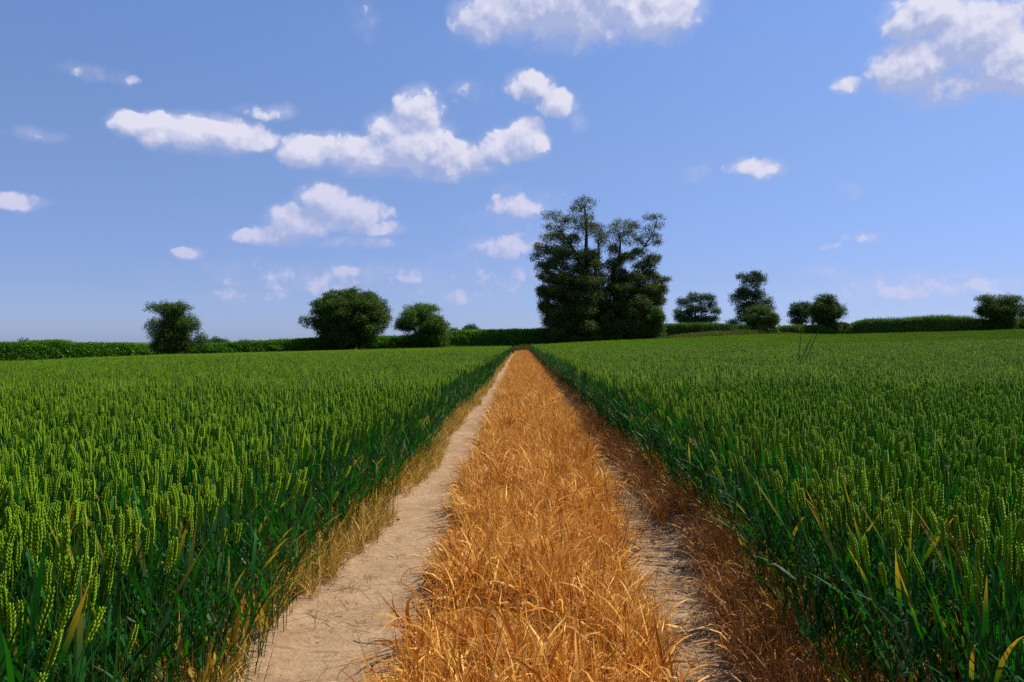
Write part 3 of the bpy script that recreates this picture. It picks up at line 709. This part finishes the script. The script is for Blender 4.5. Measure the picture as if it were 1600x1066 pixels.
base = zp(600, 985, DB + 1); base[2] = float(ground_z(base[0], base[1])) - .1
DR = DB + 1
tr_ = [([base, zp(590, 800, DR), zp(575, 640, DR), zp(565, 510, DR), zp(605, 420, DR), zp(612, 340, DR), zp(600, 280, DR)], .42, .06),
       ([zp(565, 510, DR), zp(640, 412, DR, -.3), zp(700, 405, DR, -.5), zp(750, 385, DR, -.4), zp(800, 310, DR), zp(835, 240, DR), zp(850, 190, DR)], .20, .04),
       ([base + [1.2, .8, 0], zp(680, 780, DR, 1), zp(720, 640, DR, .9), zp(760, 520, DR, .6), zp(800, 460, DR, .4)], .24, .04),
       ([zp(720, 640, DR, .9), zp(820, 610, DR, .5), zp(900, 575, DR, .2)], .12, .03)]
make_tree('tall_tree', 'tall forked tree whose bare limb curves up to the right', 'tree', base, tr_, traced(RT, DR, 4.0, rt, 2), M_BIG, 46, .092, rt, fade=3.0, group='pair of tall trees')

def round_tree(name, label, cat, cx, top, bot, wpx, D, mat_, dens_=30, size=.11, lump=.26, npads=60, lobes=None, zbase=None, trunk_r=.28, blossom=None, group=None, low=1, irr=.22, narrow=.35):
    """crown filling an irregular egg; several stems fan out from the base"""
    s = D / F; Wd = wpx / 2 * s; cz = W(cx, (top + bot) / 2, D)[2]; Hh = (bot - top) / 2 * s; X0 = W(cx, top, D)[0]
    zb = float(ground_z(X0, D)) - .1 if zbase is None else zbase
    base = np.array([X0, D, zb]); pads = []
    if lobes:
        for (px, py, rx, ry) in lobes:
            c = W(px, py, D); c[1] += rt.uniform(-.6, .6) * Wd * .6; pads.append((c, np.array([rx * s, rx * s * 1.0, ry * s])))
            c = W(px + rt.uniform(-4, 4), py + rt.uniform(-2, 3), D); c[1] += rt.choice([-1, 1]) * rt.uniform(.5, .9) * Wd * .7; pads.append((c, np.array([rx * s * .75, rx * s * .75, ry * s * .75])))
    for i in range(npads):
        d = rt.normal(size=3); d /= np.linalg.norm(d)
        if d[2] < -.55 and low == 0: d[2] *= -.5
        rr = rt.uniform(.25, 1) ** .45 * (1 - lump * .8); k = 1 + rt.normal(0, irr) * .5
        # egg: narrower towards the foot
        nar = 1 - narrow * max(0, -d[2])
        if low and i % 4 == 0: d = np.array([rt.uniform(-.6, .6), rt.uniform(-.6, .6), -rt.uniform(.55, 1.0)]); rr, k, nar = 1, 1, 1
        c = np.array([X0 + d[0] * Wd * rr * k * nar, D + d[1] * Wd * rr * k * nar, cz + d[2] * Hh * rr * min(k, 1.08)])
        lr = lump * rt.uniform(.7, 1.25); pads.append((c, np.array([Wd * lr * 1.1, Wd * lr * 1.1, min(Wd, Hh) * lr * .85])))
    tr = []
    for q in range(4):
        a = q * 1.57 + rt.uniform(-.5, .5); o = np.array([math.cos(a), math.sin(a), 0])
        tr.append(([base + o * trunk_r * .4, base + o * Wd * .12 + [0, 0, (cz - zb) * .5], np.array([X0, D, cz]) + o * Wd * .35, np.array([X0, D, cz + Hh * .55]) + o * Wd * .45], trunk_r * .6, trunk_r * .12))
    return make_tree(name, label, cat, base, tr, pads, mat_, dens_, size, rt, blossom=blossom, group=group)
# left to right
round_tree('hawthorn_tree', 'small bushy hawthorn with pale blossom patch on its left, leftmost tree', 'tree', 272, 474, 548, 72, 67, M_TREE, 42, .075, lump=.30, npads=46, trunk_r=.16, irr=.3,
           lobes=[(272,540,30,10),(268,525,28,12),(252,482,16,8),(285,480,16,8),(246,512,14,12),(300,505,14,12),(308,530,10,12),(262,478,8,6)], blossom=(W(246, 508, 67) + [0, -1, 0], np.array([.9, 2.2, 1.2])))
round_tree('round_tree', 'large dome-shaped tree left of the path', 'tree', 545, 447, 534, 130, 79, M_TREE, 40, .085, lump=.15, npads=230, trunk_r=.35, irr=.06,
           narrow=.1, low=1,
           lobes=[(488,503,12,10),(601,500,13,12),(500,514,14,9),(590,514,14,9),(505,478,16,14),(586,478,16,14),(545,536,26,10),(535,524,22,10),(560,524,22,10)])
round_tree('shrub_tree', 'low spreading bushy tree beside the large dome tree', 'tree', 661, 480, 540, 82, 84, M_LIGHT, 42, .08, lump=.26, npads=60, trunk_r=.2, irr=.25,
           lobes=[(632,504,16,8),(690,508,14,7),(660,482,26,7),(640,492,14,8),(660,535,34,10),(676,525,24,12)])
round_tree('round_shrub', 'bright ivy-green shrub at the right foot of the tall trees', 'shrub', 1022, 470, 530, 44, 93, M_LIGHT, 30, .10, lump=.3, npads=24, trunk_r=.12, irr=.3)
def lobed(name, label, cx, top, bot, wpx, D, lobes, mat_=M_OAK, size=.13, dens_=20, np_=5, lump=.2, **k):
    return round_tree(name, label, 'tree', cx, top, bot, wpx, D, mat_, dens_, size, lump=lump, npads=np_, lobes=lobes, zbase=k.pop('zbase', 1.0), low=0, **k)
lobed('oak_tree', 'spreading open-crowned oak behind the hedge right of the tall trees', 1088, 470, 505, 50, 140,
      [(1070,473,10,7),(1088,465,14,7),(1105,466,10,6),(1112,475,8,6),(1058,487,6,5),(1062,497,10,8),(1080,485,12,8),(1098,483,8,7),(1118,487,8,5),(1075,500,14,7),(1095,500,16,6),(1110,499,10,6)])
lobed('oak_tree', 'tall ragged oak with a separate top tuft behind the dark domed bush', 1172, 455, 510, 50, 130,
      [(1158,433,8,5),(1176,430,10,6),(1190,437,9,8),(1172,440,10,6),(1178,448,6,6),(1160,455,12,7),(1150,466,9,8),(1172,462,12,9),(1188,462,10,9),(1160,480,10,9),(1180,478,13,10),(1198,472,8,6),(1206,482,6,6),(1158,496,8,6),(1142,504,8,4)])
round_tree('domed_bush', 'dark dome-topped bush standing forward of the hedge below the oak', 'bush', 1191, 479, 524, 56, 89, M_TREE, 44, .075, lump=.18, npads=130, trunk_r=.15, irr=.05, low=1,
           lobes=[(1190,484,20,6),(1172,498,10,8),(1210,498,9,8),(1190,515,22,8)])
lobed('oak_tree', 'smaller oak behind, touching the round tree on its right', 1251, 476, 508, 34, 135,
      [(1243,480,9,7),(1256,476,9,5),(1240,490,8,7),(1252,488,12,8),(1250,502,13,6),(1264,485,9,9)], np_=14)
round_tree('round_tree', 'round dark tree in the right hedge line', 'tree', 1292, 464, 520, 54, 94, M_TREE, 40, .09, lump=.24, npads=80, trunk_r=.2, irr=.14, low=1,
           lobes=[(1290,466,14,6),(1312,486,9,10),(1276,480,12,9)])
round_tree('round_tree', 'dark bushy tree at the far right edge of the field', 'tree', 1562, 462, 512, 62, 88, M_TREE, 40, .08, lump=.24, npads=80, trunk_r=.2, irr=.16, low=1,
           lobes=[(1548,466,14,7),(1578,468,14,8),(1540,482,9,9)])
lobed('oak_tree', 'partly hidden tree behind the rightmost dark tree', 1600, 482, 510, 36, 125, [(1594,486,8,8),(1608,478,10,8)], np_=12, zbase=2.0)
for cx, top, w_, D, lab in ((336, 530, 44, 150, 'wide low bush top beyond the left hedge'), (349, 529, 22, 170, 'small dark rounded tree far beyond the left hedge'), (379, 529, 18, 190, 'tiny distant tree beyond the left hedge, right of the dark one'),
                        (735, 506, 34, 160, 'distant tree top beyond the hedge left of the path end'), (708, 510, 26, 170, 'pale distant tree top beside the spreading bush'), (40, 530, 24, 120, 'faint bush top above the far left hedge'), (322, 528, 26, 120, 'pale green bush top just right of the hawthorn')):
    lobed('distant_tree', lab, cx, top, top + 26, w_, D, [], np_=26, size=.16, dens_=16, lump=.3, zbase=-3.0, mat_=M_OAK)

# ------------------------------------------------------------------ hedges
def hedge(label, pts, D0, D1, mat_, depth=1.5, fuzz=.28, size=.095, dens_=420, core=True, group='hedges along the far side of the field', lumpy=.12):
    """pts: (px, top py) along the hedge; base follows the ground"""
    r = rt; px = np.array([p[0] for p in pts], float); py = np.array([p[1] for p in pts], float)
    L = abs((px[-1] - px[0]) / F * (D0 + D1) / 2); n = max(8, int(L / .5)); t = np.linspace(0, 1, n)
    D = D0 + (D1 - D0) * t; X = (np.interp(t, (px - px[0]) / (px[-1] - px[0]), px) - CX) / F * D
    T = EYE + (HY - np.interp(t, (px - px[0]) / (px[-1] - px[0]), py)) / F * D - .12
    B = ground_z(X, D) - .05
    T = T + lumpy * (vnoise(X + 100, D, .45, 51) - .5) * 2 * .8 + lumpy * (vnoise(X + 100, D, 1.3, 52) - .5)
    base = np.array([X[n // 2], D[n // 2], B[n // 2]])
    e = thing('hedge', label, 'hedge', tuple(base), group)
    # woody inside
    prof = [(-.5, 0), (-.5, .55), (-.36, .86), (0, .93), (.36, .86), (.5, .55), (.5, 0)]; V = []
    end = np.clip(np.minimum(t, 1 - t) * L / .7, 0.12, 1) ** .5
    for i in range(n):
        for (a, b) in prof: V.append((X[i], D[i] + a * depth * .6 + .1 * math.sin(i * 1.7), B[i] + (T[i] - B[i]) * b * 1.0 * end[i]))
    m = len(prof); Fc = [(i * m + k, i * m + k + 1, (i + 1) * m + k + 1, (i + 1) * m + k) for i in range(n - 1) for k in range(m - 1)]
    Fc += [tuple(range(m))[::-1], tuple((n - 1) * m + k for k in range(m))]
    mb = MB(); mb.add(np.array(V) - base, Fc); link('branches', mb.mesh('branches', [M_BARK]), e)
    Hm = float((T - B).mean()); N = int(L * (2 * Hm + depth) * dens_)
    u = r.random(N); q = r.random(N) * (2 * Hm + depth)
    Xi = np.interp(u, t, X); Di = np.interp(u, t, D); Ti = np.interp(u, t, T); Bi = np.interp(u, t, B); en = np.interp(u, t, end); Hi = (Ti - Bi) * (.35 + .65 * en)
    front = q < Hm * 1.35; top = (~front) & (q < Hm * 1.35 + depth); 
    a = np.where(front, -.5, np.where(top, r.uniform(-.5, .5, N), .5)); h = np.where(top, r.uniform(.90, 1.03, N), r.random(N) ** .9)
    a = a * np.where(h > .75, 1 - (h - .75) * 1.0, 1)
    bump = (vnoise(Xi * 1 + 50, Bi * 0 + h * 3 + Di, 1.7, 61) - .5) * .35 + (vnoise(Xi + 50, h * 5, .6, 62) - .5) * .25
    P = np.stack([Xi + r.normal(0, .05, N), Di + a * (depth * (.9 + bump * .8)) + r.normal(0, .06, N), Bi + Hi * h * (1 + bump * .10) + r.normal(0, .04, N) + np.where(top, np.abs(r.normal(0, .07, N)), 0)], 1)
    nb = np.stack([np.zeros(N), np.where(front, -.8, np.where(top, -.3, .8)), np.where(top, .35, .4)], 1)
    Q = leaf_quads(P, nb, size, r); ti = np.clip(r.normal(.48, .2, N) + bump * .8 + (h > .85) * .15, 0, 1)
    # upright shoots along the top
    ns = int(L * 110 * (fuzz / .28) ** .5); us = r.random(ns); xs = np.interp(us, t, X); ds = np.interp(us, t, D) + r.uniform(-.45, .45, ns) * depth; zs = np.interp(us, t, B) + (np.interp(us, t, T) - np.interp(us, t, B)) * (.35 + .65 * np.interp(us, t, end))
    hh = fuzz * .75 * r.uniform(.1, 1.4, ns) * (.6 + .8 * vnoise(xs + 30, ds, .5, 63)); ln = r.normal(0, .25, (ns, 2)) * hh[:, None]
    a0 = np.stack([xs - .012, ds, zs - .15], 1); a1 = np.stack([xs + .012, ds, zs - .15], 1); b1 = np.stack([xs + ln[:, 0] + .006, ds + ln[:, 1], zs + hh], 1); b0 = b1 - [.012, 0, 0]
    Q2 = np.stack([a0, a1, b1, b0], 1)
    Q = np.concatenate([Q, Q2]); ti = np.concatenate([ti, np.clip(r.normal(.75, .15, ns), 0, 1)])
    link('foliage', quads_mesh('foliage', Q - base, [mat_], ti), e)
    return e
hedge('dark clipped hedge at the far left edge of the field', [(-120, 536), (0, 534), (70, 533), (150, 535), (262, 538)], 56, 72, M_HEDGE)
hedge('hedge between the hawthorn and the large dome tree', [(290, 538), (330, 537), (420, 530), (480, 527), (545, 528)], 74, 82, M_HEDGE)
hedge('short hedge stretch between the dome tree and the spreading bush', [(560, 527), (600, 524), (660, 525)], 84, 88, M_HEDGE)
hedge('trimmed hedge left of the tall trees at the path end', [(690, 519), (720, 515), (790, 514), (862, 513), (905, 514)], 92, 98, M_HEDGE)
hedge('hedge right of the tall trees ending at the domed bush', [(1020, 508), (1060, 506), (1120, 505), (1176, 508)], 96, 95, M_HEDGE2, fuzz=.3)
hedge('low rounded hedge between the domed bush and the round tree', [(1206, 511), (1225, 508), (1250, 507), (1276, 509), (1306, 512)], 92, 93, M_LIGHT, fuzz=.12)
hedge('leafy low hedge just right of the round tree', [(1296, 505), (1315, 502), (1340, 508)], 96, 96, M_TREE, fuzz=.15)
hedge('long overgrown hedge with a grassy feathery top on the right', [(1322, 505), (1345, 501), (1400, 498), (1470, 495), (1510, 496), (1548, 499), (1580, 500)], 94, 89, M_HEDGE2, fuzz=.45)
hedge('bright hedge end behind the rightmost tree', [(1566, 500), (1590, 497), (1720, 494)], 92, 88, M_LIGHT, fuzz=.2)
# verge grass along the hedges
def verge(px0, px1, D, n, hmin, hmax, wdt, label, hill=0.0):
    r = rt; px = r.uniform(px0, px1, n); d = D + r.uniform(-wdt, wdt, n); x = (px - CX) / F * d; z = ground_z(x, d)
    k = np.sin(np.clip((px - px0) / (px1 - px0), 0, 1) * math.pi); h = r.uniform(hmin, hmax, n) * (.7 + .3 * k) * (.8 + .4 * vnoise(x + 60, d, .7, 71)); z = z + hill * k ** .6
    ln = r.normal(0, .28, (n, 2)) * h[:, None]; a0 = np.stack([x - .02, d, z - .05], 1); a1 = np.stack([x + .02, d, z - .05], 1); b1 = np.stack([x + ln[:, 0] + .012, d + ln[:, 1], z + h], 1)
    link('verge_grass', quads_mesh('verge_grass', np.stack([a0, a1, b1, b1 - [.024, 0, 0]], 1), [M_VERGE], np.clip(r.normal(.5, .25, n), 0, 1)), kind='stuff', label=label)
verge(1030, 1245, 88.5, 34000, .8, 1.35, 1.8, 'tall brownish grass bank in front of the right hedge')
verge(540, 775, 84.5, 14000, .7, 1.15, 1.5, 'tan seeding grass along the left hedge foot')
verge(765, 870, 90.0, 9000, .35, .9, 2.0, 'rough grass where the path meets the hedge')

# ------------------------------------------------------------------ small things
# tall dark grass stems rising out of the right-hand wheat
for (px, pyt, pyb, D, lean_, lab) in ((1252, 519, 545, 13.5, .18, 'short dark grass seed head above the right wheat, left of the pair'), (1281, 512, 560, 13.0, .75, 'tallest dark grass seed head leaning right above the right wheat'),
                                (1270, 522, 560, 13.2, .70, 'second dark leaning grass seed head beside the tallest')):
    tp = W(px, pyt, D); bx0 = tp[0] - lean_ * .5; base = np.array([bx0, D, float(ground_z(bx0, D))]); mid = base * .35 + tp * .65; mid[0] -= lean_ * .16
    e = thing('grass_stem', lab, 'grass stem', tuple(base), 'dark grass stems above the wheat')
    st = MB(); tube(st, [v - base for v in (base, base * .6 + mid * .4 - [lean_ * .06, 0, 0], mid, tp)], [.0018, .0016, .0015, .0012], 4, 0, .7); link('stem', st.mesh('stem', [M_LEAF]), e)
    hd_ = MB(); a = mid - base; b = tp - base
    tube(hd_, [a + (b - a) * q for q in (0, .15, .5, .85, 1)], [.002, .006, .008, .005, .0015], 6, 0, .1, .15); link('seed_head', hd_.mesh('seed_head', [M_STEM]), e)
# soil clods and stones on the left track
def clod(px, py, s, col, lab, grp):
    D = EYE * F / (py - HY); x = (px - CX) / F * D; r = rt
    import bmesh
    bm = bmesh.new(); bmesh.ops.create_icosphere(bm, subdivisions=2, radius=1.0)
    k = r.uniform(.7, 1.1, 3) * s; ph = r.uniform(0, 6, 3)
    for v in bm.verts:
        f = 1 + .18 * math.sin(v.co.x * 5 + ph[0]) * math.sin(v.co.y * 4 + ph[1]) + .12 * math.sin(v.co.z * 7 + ph[2]) + r.normal(0, .05)
        v.co = Vector((v.co.x * k[0] * f, v.co.y * k[1] * f, v.co.z * k[2] * .6 * f))
    me = bpy.data.meshes.new('clod'); bm.to_mesh(me); bm.free(); me.materials.append(M_SOIL if col else M_GROUND)
    o = link('soil_clod', me, label=lab, category='clod'); o['group'] = grp
    o.location = (x, D, float(path_z(np.array(x), np.array(D))) + s * .25)
for (px, py, s, lab) in ((603, 797, .018, 'pale soil clod near the left wheat edge, left of the darker one'), (622, 808, .016, 'small dark soil clod on the left track'),
                         (612, 768, .010, 'tiny pale stone on the left track above the clods'), (640, 742, .009, 'tiny stone further up the left track'), (560, 830, .008, 'small pebble by the dry tuft on the left track')):
    clod(px, py, s, 'dark' not in lab, lab, 'clods on the left track')
def tuft_at(px, py, me, name, lab, cat, s=1.0):
    D = EYE * F / (py - HY); x = (px - CX) / F * D
    o = link(name, me, label=lab, category=cat); o.location = (x, D, float(path_z(np.array(x), np.array(D)))); o.scale = (s, s, s); return o
tuft_at(556, 858, tuft(rt, 12, .06, .14, .002, .005, .02, [M_STRAW], lay=.2), 'dry_tuft', 'small dry grass tuft on the left track below the clods', 'grass tuft')
tuft_at(522, 905, tuft(rt, 14, .05, .12, .002, .004, .03, [M_LITTER], lay=.3), 'dry_tuft', 'flattened dry tuft lower on the left track', 'grass tuft')
tuft_at(496, 975, tuft(rt, 8, .08, .20, .002, .004, .02, [M_BROWN], lay=.1), 'dry_tuft', 'thin upright dry stalks near the bottom of the left track', 'grass tuft')
tuft_at(885, 775, tuft(rt, 16, .25, .5, .006, .011, .06, [M_LEAF], curl=.6, dryp=.3), 'green_tuft', 'lone green grass tuft growing in the orange dead strip', 'grass tuft')
